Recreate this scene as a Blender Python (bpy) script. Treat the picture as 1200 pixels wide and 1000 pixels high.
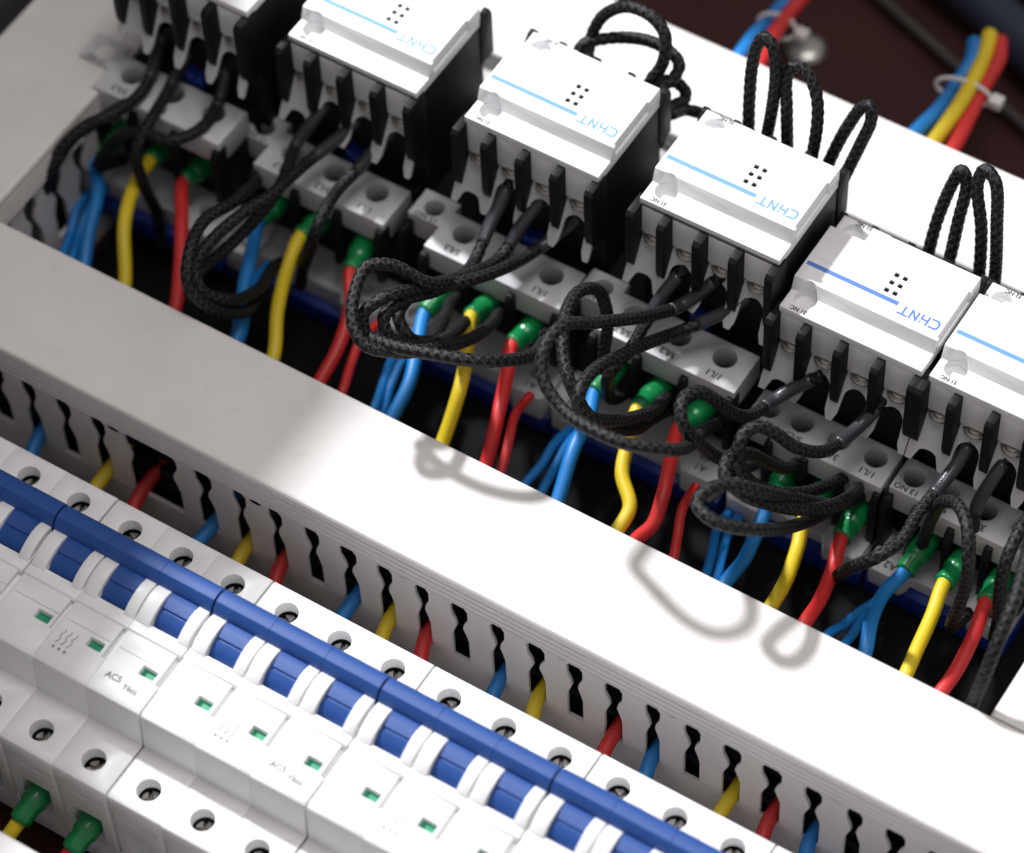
import bpy, bmesh, math, random
from mathutils import Vector, Matrix
# ------------------------------------------------------------------ scene, camera, light
for o in list(bpy.data.objects):
    bpy.data.objects.remove(o, do_unlink=True)
random.seed(7)
S = 0.001                                   # the script is written in millimetres
scene = bpy.context.scene
COL = scene.collection
cam_data = bpy.data.cameras.new('camera')
cam = bpy.data.objects.new('camera', cam_data)
COL.objects.link(cam)
cam_data.sensor_width = 36.0
cam_data.lens = 119.92
cam_data.clip_start = 0.02
cam_data.clip_end = 50.0
cam_data.dof.use_dof = True
cam_data.dof.focus_distance = 0.958
cam_data.dof.aperture_fstop = 7.6
RX = Vector((0.8464173, 0.53166555, -0.03015782))
RY = Vector((0.41783821, -0.69817855, -0.58134151))
RZ = Vector((-0.33013479, 0.47945642, -0.81310058))
CP = Vector((436.10239901, -353.80294104, 854.57059734)) * S
cam.matrix_world = Matrix(((RX.x, -RY.x, -RZ.x, CP.x), (RX.y, -RY.y, -RZ.y, CP.y), (RX.z, -RY.z, -RZ.z, CP.z), (0, 0, 0, 1)))
scene.camera = cam

world = bpy.data.worlds.new('World')
scene.world = world
world.use_nodes = True
world.node_tree.nodes['Background'].inputs['Color'].default_value = (1.0, 0.95, 0.94, 1)
world.node_tree.nodes['Background'].inputs['Strength'].default_value = 0.37

LAMP = Vector((-1320, 650, 1840)) * S          # the work lamp, up and to the left behind the panel
ld = bpy.data.lights.new('work_lamp', 'AREA')
ld.shape = 'DISK'
ld.size = 0.14
ld.energy = 82.0
ld.color = (0.96, 0.975, 1.0)
lamp = bpy.data.objects.new('work_lamp', ld)
COL.objects.link(lamp)
lamp.location = LAMP
lamp.rotation_euler = (Vector((0.11, 0.10, 0.06)) - LAMP).to_track_quat('-Z', 'Y').to_euler()

fd = bpy.data.lights.new('fill_lamp', 'AREA')     # added fill lamp overhead, lifts the shaded parts
fd.shape = 'SQUARE'; fd.size = 0.5
fd.energy = 6.0
fd.color = (1.0, 0.955, 0.945)
fill = bpy.data.objects.new('fill_lamp', fd)
COL.objects.link(fill)
fill.location = (0.30, 0.22, 1.45)
fill.rotation_euler = (Vector((0.11, 0.12, 0.05)) - fill.location).to_track_quat('-Z', 'Y').to_euler()

scene.render.engine = 'CYCLES'
scene.cycles.use_denoising = True
scene.cycles.max_bounces = 6
scene.view_settings.view_transform = 'Standard'
scene.view_settings.look = 'None'
scene.view_settings.gamma = 1.0
scene.view_settings.exposure = 0.0
scene.view_settings.use_curve_mapping = False

# ------------------------------------------------------------------ materials
def mat(name, col, rough=0.45, metal=0.0, var=0.06, bump=0.08, scale=900.0, spec=0.5, dirt=0.0, coat=0.0):
    m = bpy.data.materials.new(name)
    m.use_nodes = True
    nt = m.node_tree; N = nt.nodes; L = nt.links
    b = N['Principled BSDF']
    b.inputs['Metallic'].default_value = metal
    b.inputs['Specular IOR Level'].default_value = spec
    b.inputs['Coat Weight'].default_value = coat
    tc = N.new('ShaderNodeTexCoord')
    n1 = N.new('ShaderNodeTexNoise'); n1.inputs['Scale'].default_value = scale * 0.06; n1.inputs['Detail'].default_value = 5
    n2 = N.new('ShaderNodeTexNoise'); n2.inputs['Scale'].default_value = scale * 2.2; n2.inputs['Detail'].default_value = 3
    L.new(tc.outputs['Object'], n1.inputs['Vector']); L.new(tc.outputs['Object'], n2.inputs['Vector'])
    r = N.new('ShaderNodeValToRGB')
    r.color_ramp.elements[0].position = 0.3; r.color_ramp.elements[1].position = 0.7
    a = 1.0 - var
    r.color_ramp.elements[0].color = (col[0] * a, col[1] * a, col[2] * a, 1)
    r.color_ramp.elements[1].color = (min(1, col[0] * (1 + var * .5)), min(1, col[1] * (1 + var * .5)), min(1, col[2] * (1 + var * .5)), 1)
    L.new(n1.outputs['Fac'], r.inputs['Fac'])
    last = r.outputs['Color']
    if dirt > 0:
        n3 = N.new('ShaderNodeTexNoise'); n3.inputs['Scale'].default_value = scale * 0.13; n3.inputs['Detail'].default_value = 9; n3.inputs['Roughness'].default_value = 0.75
        L.new(tc.outputs['Object'], n3.inputs['Vector'])
        rr = N.new('ShaderNodeValToRGB'); rr.color_ramp.elements[0].position = 0.60; rr.color_ramp.elements[1].position = 0.75
        rr.color_ramp.elements[0].color = (0, 0, 0, 1); rr.color_ramp.elements[1].color = (dirt, dirt, dirt, 1)
        L.new(n3.outputs['Fac'], rr.inputs['Fac'])
        mx = N.new('ShaderNodeMix'); mx.data_type = 'RGBA'
        L.new(rr.outputs['Color'], mx.inputs['Factor']); L.new(last, mx.inputs['A'])
        mx.inputs['B'].default_value = (col[0] * .45, col[1] * .40, col[2] * .36, 1)
        last = mx.outputs['Result']
    L.new(last, b.inputs['Base Color'])
    mr = N.new('ShaderNodeMapRange'); mr.inputs['To Min'].default_value = max(0.05, rough - .08); mr.inputs['To Max'].default_value = min(1, rough + .1)
    L.new(n1.outputs['Fac'], mr.inputs['Value']); L.new(mr.outputs['Result'], b.inputs['Roughness'])
    bp = N.new('ShaderNodeBump'); bp.inputs['Strength'].default_value = bump; bp.inputs['Distance'].default_value = 0.0002
    L.new(n2.outputs['Fac'], bp.inputs['Height']); L.new(bp.outputs['Normal'], b.inputs['Normal'])
    return m

def braid_mat(name):
    m = bpy.data.materials.new(name); m.use_nodes = True
    nt = m.node_tree; N = nt.nodes; L = nt.links; b = N['Principled BSDF']
    at = N.new('ShaderNodeAttribute'); at.attribute_name = 'weave'
    n = N.new('ShaderNodeTexNoise'); n.inputs['Scale'].default_value = 2600; n.inputs['Detail'].default_value = 2
    tc = N.new('ShaderNodeTexCoord'); L.new(tc.outputs['Object'], n.inputs['Vector'])
    mu = N.new('ShaderNodeMath'); mu.operation = 'MULTIPLY'; L.new(at.outputs['Fac'], mu.inputs[0]); L.new(n.outputs['Fac'], mu.inputs[1])
    r = N.new('ShaderNodeValToRGB')
    r.color_ramp.elements[0].position = 0.33; r.color_ramp.elements[0].color = (0.004, 0.004, 0.0045, 1)
    r.color_ramp.elements[1].position = 0.66; r.color_ramp.elements[1].color = (0.10, 0.098, 0.104, 1)  # weave glints painted in: strand crests lighter than the black base
    L.new(mu.outputs[0], r.inputs['Fac']); L.new(r.outputs['Color'], b.inputs['Base Color'])
    b.inputs['Roughness'].default_value = 0.52
    b.inputs['Specular IOR Level'].default_value = 0.25
    bp = N.new('ShaderNodeBump'); bp.inputs['Strength'].default_value = 0.5; bp.inputs['Distance'].default_value = 0.0002
    L.new(n.outputs['Fac'], bp.inputs['Height']); L.new(bp.outputs['Normal'], b.inputs['Normal'])
    return m

M = dict(
    white=mat('white_plastic', (0.80, 0.80, 0.81), .38, var=.03, bump=.10),
    cap=mat('contactor_cap_plastic', (0.80, 0.80, 0.81), .42, var=.03, bump=.12),
    duct=mat('duct_plastic', (0.74, 0.715, 0.70), .46, var=.05, bump=.10, dirt=.34, scale=700),
    grey=mat('light_grey_plastic', (0.58, 0.58, 0.595), .48, var=.08, bump=.25),
    throat=mat('throat_plastic', (0.56, 0.56, 0.57), .48, var=.06, bump=.2),
    black=mat('black_plastic', (0.009, 0.009, 0.0105), .50, var=.25, bump=.30, spec=.18),
    shade_mark=mat('shade_and_mark_black', (0.007, 0.007, 0.008), .8, spec=.1),  # flat black for painted shade, also used on the punched marks
    blue=mat('toggle_blue_plastic', (0.010, 0.066, 0.285), .50, var=.08, bump=.20),
    latch=mat('deep_blue_plastic', (0.009, 0.035, 0.25), .38, var=.15, bump=.2),
    print_blue=mat('print_blue', (0.09, 0.20, 0.60), .5, var=.03, bump=0),
    print_overlit=mat('print_blue_overlit', (0.16, 0.36, 0.54), .5, var=.03, bump=0),
    print_midlit=mat('print_blue_midlit', (0.13, 0.32, 0.64), .5, var=.03, bump=0),
    print_dark=mat('print_dark', (0.03, 0.03, 0.035), .6, var=.1, bump=0),
    print_grey=mat('print_grey', (0.22, 0.22, 0.24), .6, var=.1, bump=0),
    line=mat('moulded_line', (0.55, 0.55, 0.57), .6, var=.05, bump=0),
    green=mat('green_sleeve', (0.004, 0.20, 0.055), .30, var=.10, bump=.08, coat=.3),
    window=mat('green_window', (0.01, 0.30, 0.15), .35, var=.15),
    dull=mat('dull_screw_steel', (0.34, 0.33, 0.31), .34, metal=1.0, var=.35, bump=.4),
    dull2=mat('dark_screw_steel', (0.07, 0.068, 0.065), .4, metal=1.0, var=.35, bump=.4),
    steel=mat('zinc_steel', (0.50, 0.49, 0.46), .33, metal=1.0, var=.25, bump=.3),
    brass=mat('brass_clamp', (0.22, 0.19, 0.13), .4, metal=1.0, var=.3, bump=.3),
    wire_blue=mat('wire_blue', (0.012, 0.205, 0.58), .42, var=.18, bump=.12),
    wire_yellow=mat('wire_yellow', (0.74, 0.55, 0.018), .44, var=.15, bump=.12),
    wire_red=mat('wire_red', (0.60, 0.026, 0.026), .44, var=.18, bump=.12),
    shrink=mat('heat_shrink', (0.035, 0.033, 0.040), .26, var=.25, bump=.5, scale=500),
    maroon=mat('maroon_paint', (0.040, 0.0115, 0.010), .65, var=.20, spec=.25, bump=.25, dirt=.25),
    wallgrey=mat('grey_wall_paint', (0.10, 0.10, 0.115), .6, var=.1, bump=.2),
    hose=mat('navy_cable_jacket', (0.012, 0.017, 0.035), .5, var=.2, bump=.2),
    conduit=mat('grey_conduit', (0.045, 0.036, 0.034), .5, var=.2, bump=.2),
    nylon=mat('nylon_tie', (0.62, 0.60, 0.58), .4, var=.1),
    braid=braid_mat('black_braided_sleeve'),
)

# ------------------------------------------------------------------ mesh helpers
class MB:
    def __init__(s): s.v = []; s.f = []
    def box(s, x0, x1, y0, y1, z0, z1):
        n = len(s.v)
        s.v += [(x0, y0, z0), (x1, y0, z0), (x1, y1, z0), (x0, y1, z0), (x0, y0, z1), (x1, y0, z1), (x1, y1, z1), (x0, y1, z1)]
        s.f += [tuple(n + i for i in q) for q in ((0, 3, 2, 1), (4, 5, 6, 7), (0, 1, 5, 4), (1, 2, 6, 5), (2, 3, 7, 6), (3, 0, 4, 7))]
        return s
    def prism(s, pts, a0, a1, axis='x', fn=None):
        # pts: closed outline, extruded along axis; axis x: (y,z), axis y: (x,z), axis z: (x,y)
        n = len(s.v); k = len(pts)
        for a in (a0, a1):
            for p, q in pts:
                v = (a, p, q) if axis == 'x' else ((p, a, q) if axis == 'y' else (p, q, a))
                s.v.append(fn(v) if fn else v)
        s.f.append(tuple(range(n, n + k))); s.f.append(tuple(range(n + 2 * k - 1, n + k - 1, -1)))
        for i in range(k):
            j = (i + 1) % k
            s.f.append((n + i, n + k + i, n + k + j, n + j))
        return s
    def cyl(s, c, r, h, axis='z', seg=28, r2=None):
        r2 = r if r2 is None else r2
        n = len(s.v)
        for rr, t in ((r, 0), (r2, h)):
            for i in range(seg):
                a = 2 * math.pi * i / seg; p, q = rr * math.cos(a), rr * math.sin(a)
                if axis == 'z': s.v.append((c[0] + p, c[1] + q, c[2] + t))
                elif axis == 'x': s.v.append((c[0] + t, c[1] + p, c[2] + q))
                else: s.v.append((c[0] + p, c[1] + t, c[2] + q))
        s.f.append(tuple(range(n + seg - 1, n - 1, -1))); s.f.append(tuple(range(n + seg, n + 2 * seg)))
        for i in range(seg):
            j = (i + 1) % seg
            s.f.append((n + i, n + j, n + seg + j, n + seg + i))
        return s
    def mesh(s, name, fix=True):
        me = bpy.data.meshes.new(name)
        me.from_pydata([(x * S, y * S, z * S) for x, y, z in s.v], [], s.f)
        if fix:
            bm = bmesh.new(); bm.from_mesh(me); bmesh.ops.recalc_face_normals(bm, faces=bm.faces); bm.to_mesh(me); bm.free()
        me.update()
        return me

def shade(me, ang=35):
    for p in me.polygons: p.use_smooth = True
    try: me.set_sharp_from_angle(angle=math.radians(ang))
    except Exception: pass

def finish(me, cuts=(), bevel=0.0, seg=2, ang=40):
    """Cut the given meshes out of me and round its edges; returns the evaluated mesh."""
    o = bpy.data.objects.new('tmp', me); COL.objects.link(o)
    tmp = [o]
    for c in cuts:
        co = bpy.data.objects.new('tmpc', c); COL.objects.link(co); tmp.append(co)
        md = o.modifiers.new('b', 'BOOLEAN'); md.operation = 'DIFFERENCE'; md.object = co; md.solver = 'EXACT'; md.use_self = True
    if bevel:
        md = o.modifiers.new('v', 'BEVEL'); md.width = bevel * S; md.segments = seg; md.limit_method = 'ANGLE'; md.angle_limit = math.radians(ang)
        md.use_clamp_overlap = True
    dg = bpy.context.evaluated_depsgraph_get()
    dg.update()
    out = bpy.data.meshes.new_from_object(o.evaluated_get(dg), depsgraph=dg)
    out.name = me.name
    for t in tmp: bpy.data.objects.remove(t, do_unlink=True)
    shade(out)
    return out

def tag(o, label=None, cat=None, group=None, kind=None):
    if label: o['label'] = label
    if cat: o['category'] = cat
    if group: o['group'] = group
    if kind: o['kind'] = kind
    return o
def obj(name, me, m, parent=None, loc=(0, 0, 0)):
    o = bpy.data.objects.new(name, me); COL.objects.link(o)
    if m is not None:
        me.materials.clear(); me.materials.append(M[m] if isinstance(m, str) else m)
    o.parent = parent
    o.location = Vector(loc) * S
    return o
def empty(name, loc=(0, 0, 0)):
    o = bpy.data.objects.new(name, None); COL.objects.link(o); o.location = Vector(loc) * S; o.empty_display_size = 0.01
    return o
def copy_tree(o, parent=None):
    c = o.copy(); COL.objects.link(c); c.parent = parent
    for ch in list(o.children): copy_tree(ch, c)
    return c

_text = {}
def text_mesh(s, size, key=None):
    k = (s, size)
    if k not in _text:
        cu = bpy.data.curves.new('t', 'FONT'); cu.body = s; cu.size = size * S; cu.align_x = 'CENTER'; cu.align_y = 'CENTER'
        cu.resolution_u = 3; cu.offset = .07 * S
        o = bpy.data.objects.new('t', cu); COL.objects.link(o)
        dg = bpy.context.evaluated_depsgraph_get(); dg.update()
        me = bpy.data.meshes.new_from_object(o.evaluated_get(dg), depsgraph=dg)
        bpy.data.objects.remove(o, do_unlink=True)
        me.name = 'printed_text'
        _text[k] = me
    return _text[k]
def text(parent, s, size, loc, m='print_dark', rz=math.pi, name='printed_text', stretch=1.0):
    o = obj(name, text_mesh(s, size), m, parent, loc)
    o.rotation_euler = (0, 0, rz); o.scale = (stretch, 1, 1)
    return o

# catmull-rom through control points, resampled evenly
def spline(pts, step):
    P = [Vector(p) for p in pts]
    P = [P[0] * 2 - P[1]] + P + [P[-1] * 2 - P[-2]]
    dense = []
    for i in range(1, len(P) - 2):
        p0, p1, p2, p3 = P[i - 1:i + 3]
        d1 = max((p2 - p1).length, 1e-6) ** .5; d0 = max((p1 - p0).length, 1e-6) ** .5; d2 = max((p3 - p2).length, 1e-6) ** .5
        m1 = (p2 - p1) + d1 * ((p1 - p0) / d0 - (p2 - p0) / (d0 + d1)) 
        m2 = (p2 - p1) + d1 * ((p3 - p2) / d2 - (p3 - p1) / (d1 + d2))
        k = 14
        for j in range(k):
            t = j / k; t2 = t * t; t3 = t2 * t
            dense.append((2 * t3 - 3 * t2 + 1) * p1 + (t3 - 2 * t2 + t) * m1 + (-2 * t3 + 3 * t2) * p2 + (t3 - t2) * m2)
    dense.append(P[-2].copy())
    out = [dense[0]]; acc = 0.0
    for a, b in zip(dense, dense[1:]):
        seg = (b - a).length
        while acc + seg >= step and seg > 1e-9:
            a = a + (b - a) * ((step - acc) / seg); out.append(a.copy()); seg = (b - a).length; acc = 0.0
        acc += seg
    if (dense[-1] - out[-1]).length > step * .3: out.append(dense[-1])
    return out

def tube(name, path, r, sides=14, braid=False, origin=None, rfun=None, cap=True):
    n = len(path); verts = []; faces = []; wv = []
    o = Vector(origin if origin is not None else path[0])
    T = [(path[min(i + 1, n - 1)] - path[max(i - 1, 0)]).normalized() for i in range(n)]
    u = T[0].orthogonal().normalized()
    dist = 0.0
    for i in range(n):
        if i: dist += (path[i] - path[i - 1]).length
        u = (u - T[i] * u.dot(T[i])).normalized(); w = T[i].cross(u)
        rr = rfun(i / (n - 1)) * r if rfun else r
        for k in range(sides):
            a = 2 * math.pi * k / sides
            q = rr; h = .5
            if braid:
                ph = .35 * math.sin(dist * .37); A = math.sin(4 * a + dist * 2.3 + ph); B = math.sin(4 * a - dist * 2.3 + ph)
                e = .5 + .5 * math.sin(4 * a + .8) * math.sin(dist * 2.3); h = max((.5 + .5 * A) * (.55 + .45 * e), (.5 + .5 * B) * (1 - .45 * e))
                q = rr * (0.86 + .24 * h)
            verts.append(path[i] + (u * math.cos(a) + w * math.sin(a)) * q - o); wv.append(h)
    for i in range(n - 1):
        for k in range(sides):
            j = (k + 1) % sides
            faces.append((i * sides + k, i * sides + j, (i + 1) * sides + j, (i + 1) * sides + k))
    if cap:
        faces.append(tuple(range(sides - 1, -1, -1))); faces.append(tuple((n - 1) * sides + k for k in range(sides)))
    me = bpy.data.meshes.new(name)
    me.from_pydata([v * S for v in verts], [], faces)
    if braid:
        at = me.attributes.new('weave', 'FLOAT', 'POINT'); at.data.foreach_set('value', wv)
    for p in me.polygons: p.use_smooth = True
    me.update()
    return me, o
# ------------------------------------------------------------------ setting
tag(obj('mounting_plate', MB().box(-700, 900, -500, 1300, -2, 0).mesh('mounting_plate'), 'maroon'), 'maroon painted steel mounting plate behind everything', None, None, 'structure')
tag(obj('shade_sheet', MB().box(-61.5, 274, 100, 229.5, .05, .25).mesh('shade_sheet'), 'shade_mark'), 'black sheet added under the contactors in place of deep shade', None, None, 'structure')  # black sheet stands in for the deep shade between the ducts
wall = MB().prism([(-300, 0.5), (-300, 303.6), (170, 303.6), (216, 234.5), (345, 234.5), (353, 400), (700, 400), (700, 0.5)], -118, -116, 'x').mesh('shadow_wall')  # added wall; its top outline is shaped to throw the left and background shadows
tag(obj('shadow_wall', wall, 'wallgrey'), 'grey wall added beyond the left duct, its outline cut to cast shadows', None, None, 'structure')

# ------------------------------------------------------------------ cable ducts
LIDZ = 62.5
SLOT = [(20, 3.0), (31.3, 3.0), (34.3, 2.1), (37, 1.1), (39.3, 1.5), (42.6, 3.0), (46.6, 3.1), (48.2, 1.9), (57, 1.8)]
def lid_mesh(L, W):
    out = [(1.2, LIDZ), (.5, LIDZ - .25), (.12, LIDZ - .9)]
    z = 60.6
    for k in range(4):
        out += [(0.0, z), (0.0, z - 1.5), (.55, z - 1.75), (.55, z - 2.15)]; z -= 2.4
    out += [(0.0, z), (0.1, 50.6), (1.15, 50.6), (1.15, 61.0)]
    prof = list(reversed(out))                      # inside of the front lip ... up and over
    prof = [(y, zz) for y, zz in prof] + [(W - y, zz) for y, zz in out]
    me = MB().prism(prof, 0, L, 'x').mesh('lid')
    return me
def finger_mesh(a, b, wa, wb, t0, t1):
    pts = [(a + h * wa, z) for z, h in SLOT] + [(b - h * wb, z) for z, h in reversed(SLOT)]
    me = MB().prism(pts, t0, t1, 'y').mesh('finger')
    return finish(me, bevel=.25, seg=1)
def wall_mb(mb, L, t0, t1, x0):
    mb.box(0, L, t0, t1, 1.0, 20)
    x = x0
    while x > 0: x -= 12.62
    xs = [x + 12.62 * i for i in range(int(L / 12.62) + 3)]
    for a, b in zip(xs, xs[1:]):
        if a < 3 or b > L - 3: continue
        mb.prism([(a + h, z) for z, h in SLOT] + [(b - h, z) for z, h in reversed(SLOT)], t0, t1, 'y')
def duct(label, loc, rz, L, W, x0=6.0, special=None):
    root = empty('cable_duct', loc); root.rotation_euler = (0, 0, rz)
    tag(root, label, 'cable duct', 'grey white slotted cable ducts around the devices')
    obj('lid', lid_mesh(L, W), 'duct', root)
    fl = MB().box(0, L, 2.7, W - 2.7, .3, 1.6)
    obj('base', fl.mesh('base'), 'duct', root)
    for side in (0, 1):
        t0, t1 = (1.25, 2.6) if side == 0 else (W - 2.6, W - 1.25)
        if side == 0 and special:
            mb = MB().box(0, L, t0, t1, 1.0, 19.9)
            w = obj('side_wall', mb.mesh('side_wall'), 'duct', root)
            for k, (a, b, wa, wb) in enumerate(special):
                obj('finger', finger_mesh(a, b, wa, wb, t0, t1), 'duct', w)
        else:
            mb = MB(); wall_mb(mb, L, t0, t1, x0)
            obj('side_wall', mb.mesh('side_wall'), 'duct', root)
    return root
FX0 = -112.0
sl = [-10 + 12.62 * k - FX0 for k in range(-8, 27)]
wid = [random.choice((.82, .9, .95, 1.0)) for _ in sl]
fingers = []
for i in range(len(sl) - 1):
    if abs(sl[i] + FX0 - 15.24) < 1: continue          # one finger has been broken out
    fingers.append((sl[i] + random.uniform(-.35, .35), sl[i + 1] + random.uniform(-.35, .35), wid[i], wid[i + 1]))
front_duct = duct('wide white lidded duct crossing the picture between breakers and contactors', (FX0, 60.2, 0), 0, 432, 38.6, special=fingers)
duct('shaded duct running up the left side past the leftmost contactor', (-62.6, 98.86, 0), math.pi / 2, 260, 41)
duct('overexposed white duct behind the row of contactors', (-61.9, 230.6, 0), 0, 336, 38.8)
duct('short white duct edge at the right below the rightmost contactor', (315.5, 98.86, 0), math.pi / 2, 260, 40.5)
duct('sliver of white duct lid in the bottom left corner', (-112, -106, 0), 0, 432, 38.6)
# punched oval marks on the front wall
def oval(x, z):
    mb = MB()
    pts = [(x + 2.0 * math.cos(t), z + .75 * math.sin(t)) for t in [2 * math.pi * i / 18 for i in range(18)]]
    mb.prism(pts, 1.18, 1.3, 'y')
    return mb.mesh('punched_mark')
for x in (8.9, 59.4, 110.0, 162.7, 198.2, 249.0):
    obj('punched_mark', oval(x - FX0, 49.0 if x > 60 else 47.5), 'shade_mark', front_duct)

# ------------------------------------------------------------------ rails
def din_rail(y, label):
    prof = [(y - 17.5, 7.2), (y - 17.5, 6.2), (y - 13, 6.2), (y - 13, .4), (y + 13, .4), (y + 13, 6.2), (y + 17.5, 6.2), (y + 17.5, 7.2), (y + 12, 7.2), (y + 12, 1.4), (y - 12, 1.4), (y - 12, 7.2)]
    o = obj('mounting_rail', MB().prism(prof, -58, 274, 'x').mesh('mounting_rail'), 'steel')
    tag(o, label, 'rail', 'steel mounting rails')
din_rail(0, 'steel rail hidden under the row of breakers')
din_rail(200, 'steel rail under the row of contactors')

# ------------------------------------------------------------------ circuit breakers
PW = 17.76
def pole_mesh():
    prof = [(-40.5, 8.5), (-40.5, 50.2), (-40.0, 51.4), (-38.8, 52), (-22.7, 52), (-21.9, 65.2), (-21.4, 66.6), (-20.2, 67.3), (-1.6, 68.0), (-1.2, 68.55), (22.5, 68.55), (22.5, 52), (39, 52), (40.2, 51.4), (40.5, 50.2), (40.5, 8.5)]
    me = MB().prism(prof, 0.04, PW, 'x').mesh('pole_housing')
    cuts = MB()
    cuts.box(4.8, 14.0, 2.6, 21.4, 56, 72)                       # toggle opening
    cuts.cyl((9, 33, 34), 3.45, 26); cuts.cyl((9, -33, 34), 3.45, 26)
    cuts.box(10.4, 15.4, -11.4, -8.4, 65.2, 70)                  # indicator window
    cuts.box(16.4, 19, -12.2, -1.7, 66.1, 70)                    # moulded groove at the right
    cuts.box(1.2, 16.2, -7.25, -7.05, 67.35, 70)
    cuts.box(4.0, 14.0, -45, -36, 18, 34)                        # wire entries
    cuts.box(4.0, 14.0, 36, 45, 18, 34)
    cuts.box(6, 16, -41, -40.1, 42.3, 42.9)
    cuts.box(-1, .9, -45, -39.4, 20, 44)
    body = finish(me, [cuts.mesh('c')], bevel=.22, seg=2)
    # two curved cheeks beside the toggle, joined into the same housing
    arc = [(1.6, 67.2), (1.7, 68.75), (2.8, 69.6), (4.4, 70.6), (6.4, 71.4), (8.6, 71.9), (11, 71.9), (13.2, 71.2), (14.2, 70.4), (14.2, 67.2)]
    ck = MB().prism(arc, .26, 4.76, 'x').prism(arc, 14.04, PW - .24, 'x').mesh('k')
    ck = finish(ck, bevel=.12, seg=2)
    bm = bmesh.new(); bm.from_mesh(body); bm.from_mesh(ck); out = bpy.data.meshes.new('pole_housing'); bm.to_mesh(out); bm.free()
    shade(out)
    return out
def toggle_mesh():
    a = [(3.1, 58), (2.75, 64), (3.2, 67.0), (4.2, 68.6), (5.6, 69.7), (7.2, 70.4), (7.3, 70.05), (7.9, 70.1), (8.0, 70.75), (10.2, 71.2), (12.6, 71.3), (14.5, 70.5), (18, 64), (17, 58)]
    m1 = finish(MB().prism(a, 4.98, 13.82, 'x').mesh('d'), bevel=.12, seg=1)
    bar = [(12.6, 66.6), (12.9, 70.6), (13.7, 73.0), (15.4, 74.6), (17.6, 75.0), (19.6, 74.3), (20.9, 72.6), (21.2, 70.4), (21.0, 66.6)]
    m2 = finish(MB().prism(bar, .01, PW - .01, 'x').mesh('b'), bevel=.05, seg=1, ang=50)
    bm = bmesh.new()
    for m in (m1, m2): bm.from_mesh(m)
    out = bpy.data.meshes.new('toggle_handle'); bm.to_mesh(out); bm.free(); shade(out, 30)
    return out
def screw_mesh(r=2.9, h=2.2, slot=True):
    me = MB().cyl((0, 0, 0), r, h, seg=24).mesh('screw')
    k, q = r + 1, .42
    cut = MB().prism([(-k, -q), (-q, -q), (-q, -k), (q, -k), (q, -q), (k, -q), (k, q), (q, q), (q, k), (-q, k), (-q, q), (-k, q)], h - 1.0, h + 1, 'z')
    return finish(me, [cut.mesh('c')], bevel=.2, seg=1)
SCREW = screw_mesh()
HOLE_LINER = finish(MB().cyl((0, 0, 0), 3.42, 11.5, seg=28).mesh('hole_shade_liner'), [MB().cyl((0, 0, .8), 3.0, 20, seg=28).mesh('c')])  # black liner stands in for the shade inside the screw holes
POLE, TOGGLE = pole_mesh(), toggle_mesh()
WINDOW = MB().box(-2.45, 2.45, -1.45, 1.45, 0, .5).mesh('indicator_window')
BACKPL = MB().box(0, 1, 0, 1, 0, 1).mesh('x')
def wave_mesh():
    mb = MB()
    for k in range(3):
        p = [(k * 1.9 + .35 * math.sin(i * 1.4), -i * .62) for i in range(9)]
        for i, (a, b) in enumerate(zip(p, p[1:])):
            d = Vector((b[0] - a[0], b[1] - a[1])).normalized(); n = Vector((-d.y, d.x)) * .11
            z = .005 * (i % 3)
            q = len(mb.v)
            mb.v += [(a[0] + n.x, a[1] + n.y, z), (a[0] - n.x, a[1] - n.y, z), (b[0] - n.x, b[1] - n.y, z), (b[0] + n.x, b[1] + n.y, z)]
            mb.f.append((q, q + 1, q + 2, q + 3))
        q = len(mb.v); x = k * 1.9; y = -6.2
        mb.v += [(x - .35, y - .35, 0), (x + .35, y - .35, 0), (x + .35, y + .35, 0), (x - .35, y + .35, 0)]; mb.f.append((q, q + 1, q + 2, q + 3))
    return mb.mesh('printed_diagram')
WAVE = wave_mesh()
def make_breaker():
    root = empty('circuit_breaker')
    for p in range(3):
        x = p * 17.8 + .3
        h = obj('pole_housing', POLE, 'white', root, (x, 0, 0))
        for y in (33, -33):
            s = obj('screw', SCREW, 'dull', h, (9, y, 44.6)); s.rotation_euler = (0, 0, random.uniform(0, 3))
        for y in (33, -33): obj('hole_shade_liner', HOLE_LINER, 'shade_mark', h, (9, y, 36))
        obj('indicator_window', WINDOW, 'window', h, (12.9, -9.9, 65.3))
        obj('toggle_handle', TOGGLE, 'blue', root, (x, 0, 0))
        if p == 1:
            obj('printed_diagram', WAVE, 'print_grey', h, (3.2, -10.0, 67.72))
        if p == 2:
            text(h, 'AC5', 2.7, (5.4, -15.6, 67.58), 'print_grey', rz=.05)
            text(h, 'Y6cc', 2.4, (11.5, -16.6, 67.52), 'print_grey', rz=.0)
    return root
proto = make_breaker()
BL = ['leftmost three pole breaker, cut off by the left picture edge', 'shaded three pole breaker with wavy lines and lettering printed clearly on its front', 'third three pole breaker from the left, just right of the shadow edge',
      'fourth three pole breaker from the left, in full light', 'three pole breaker at the bottom edge, fifth from the left', 'corner of a breaker at the bottom edge, rightmost of the row']
for m in range(6):
    o = proto if m == 0 else copy_tree(proto)
    o.location = Vector((-27 + 54 * m, random.uniform(-.12, .12), 0)) * S
    tag(o, BL[m], 'circuit breaker', 'white three pole circuit breakers in a row')
bpy.data.meshes.remove(BACKPL)

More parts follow.
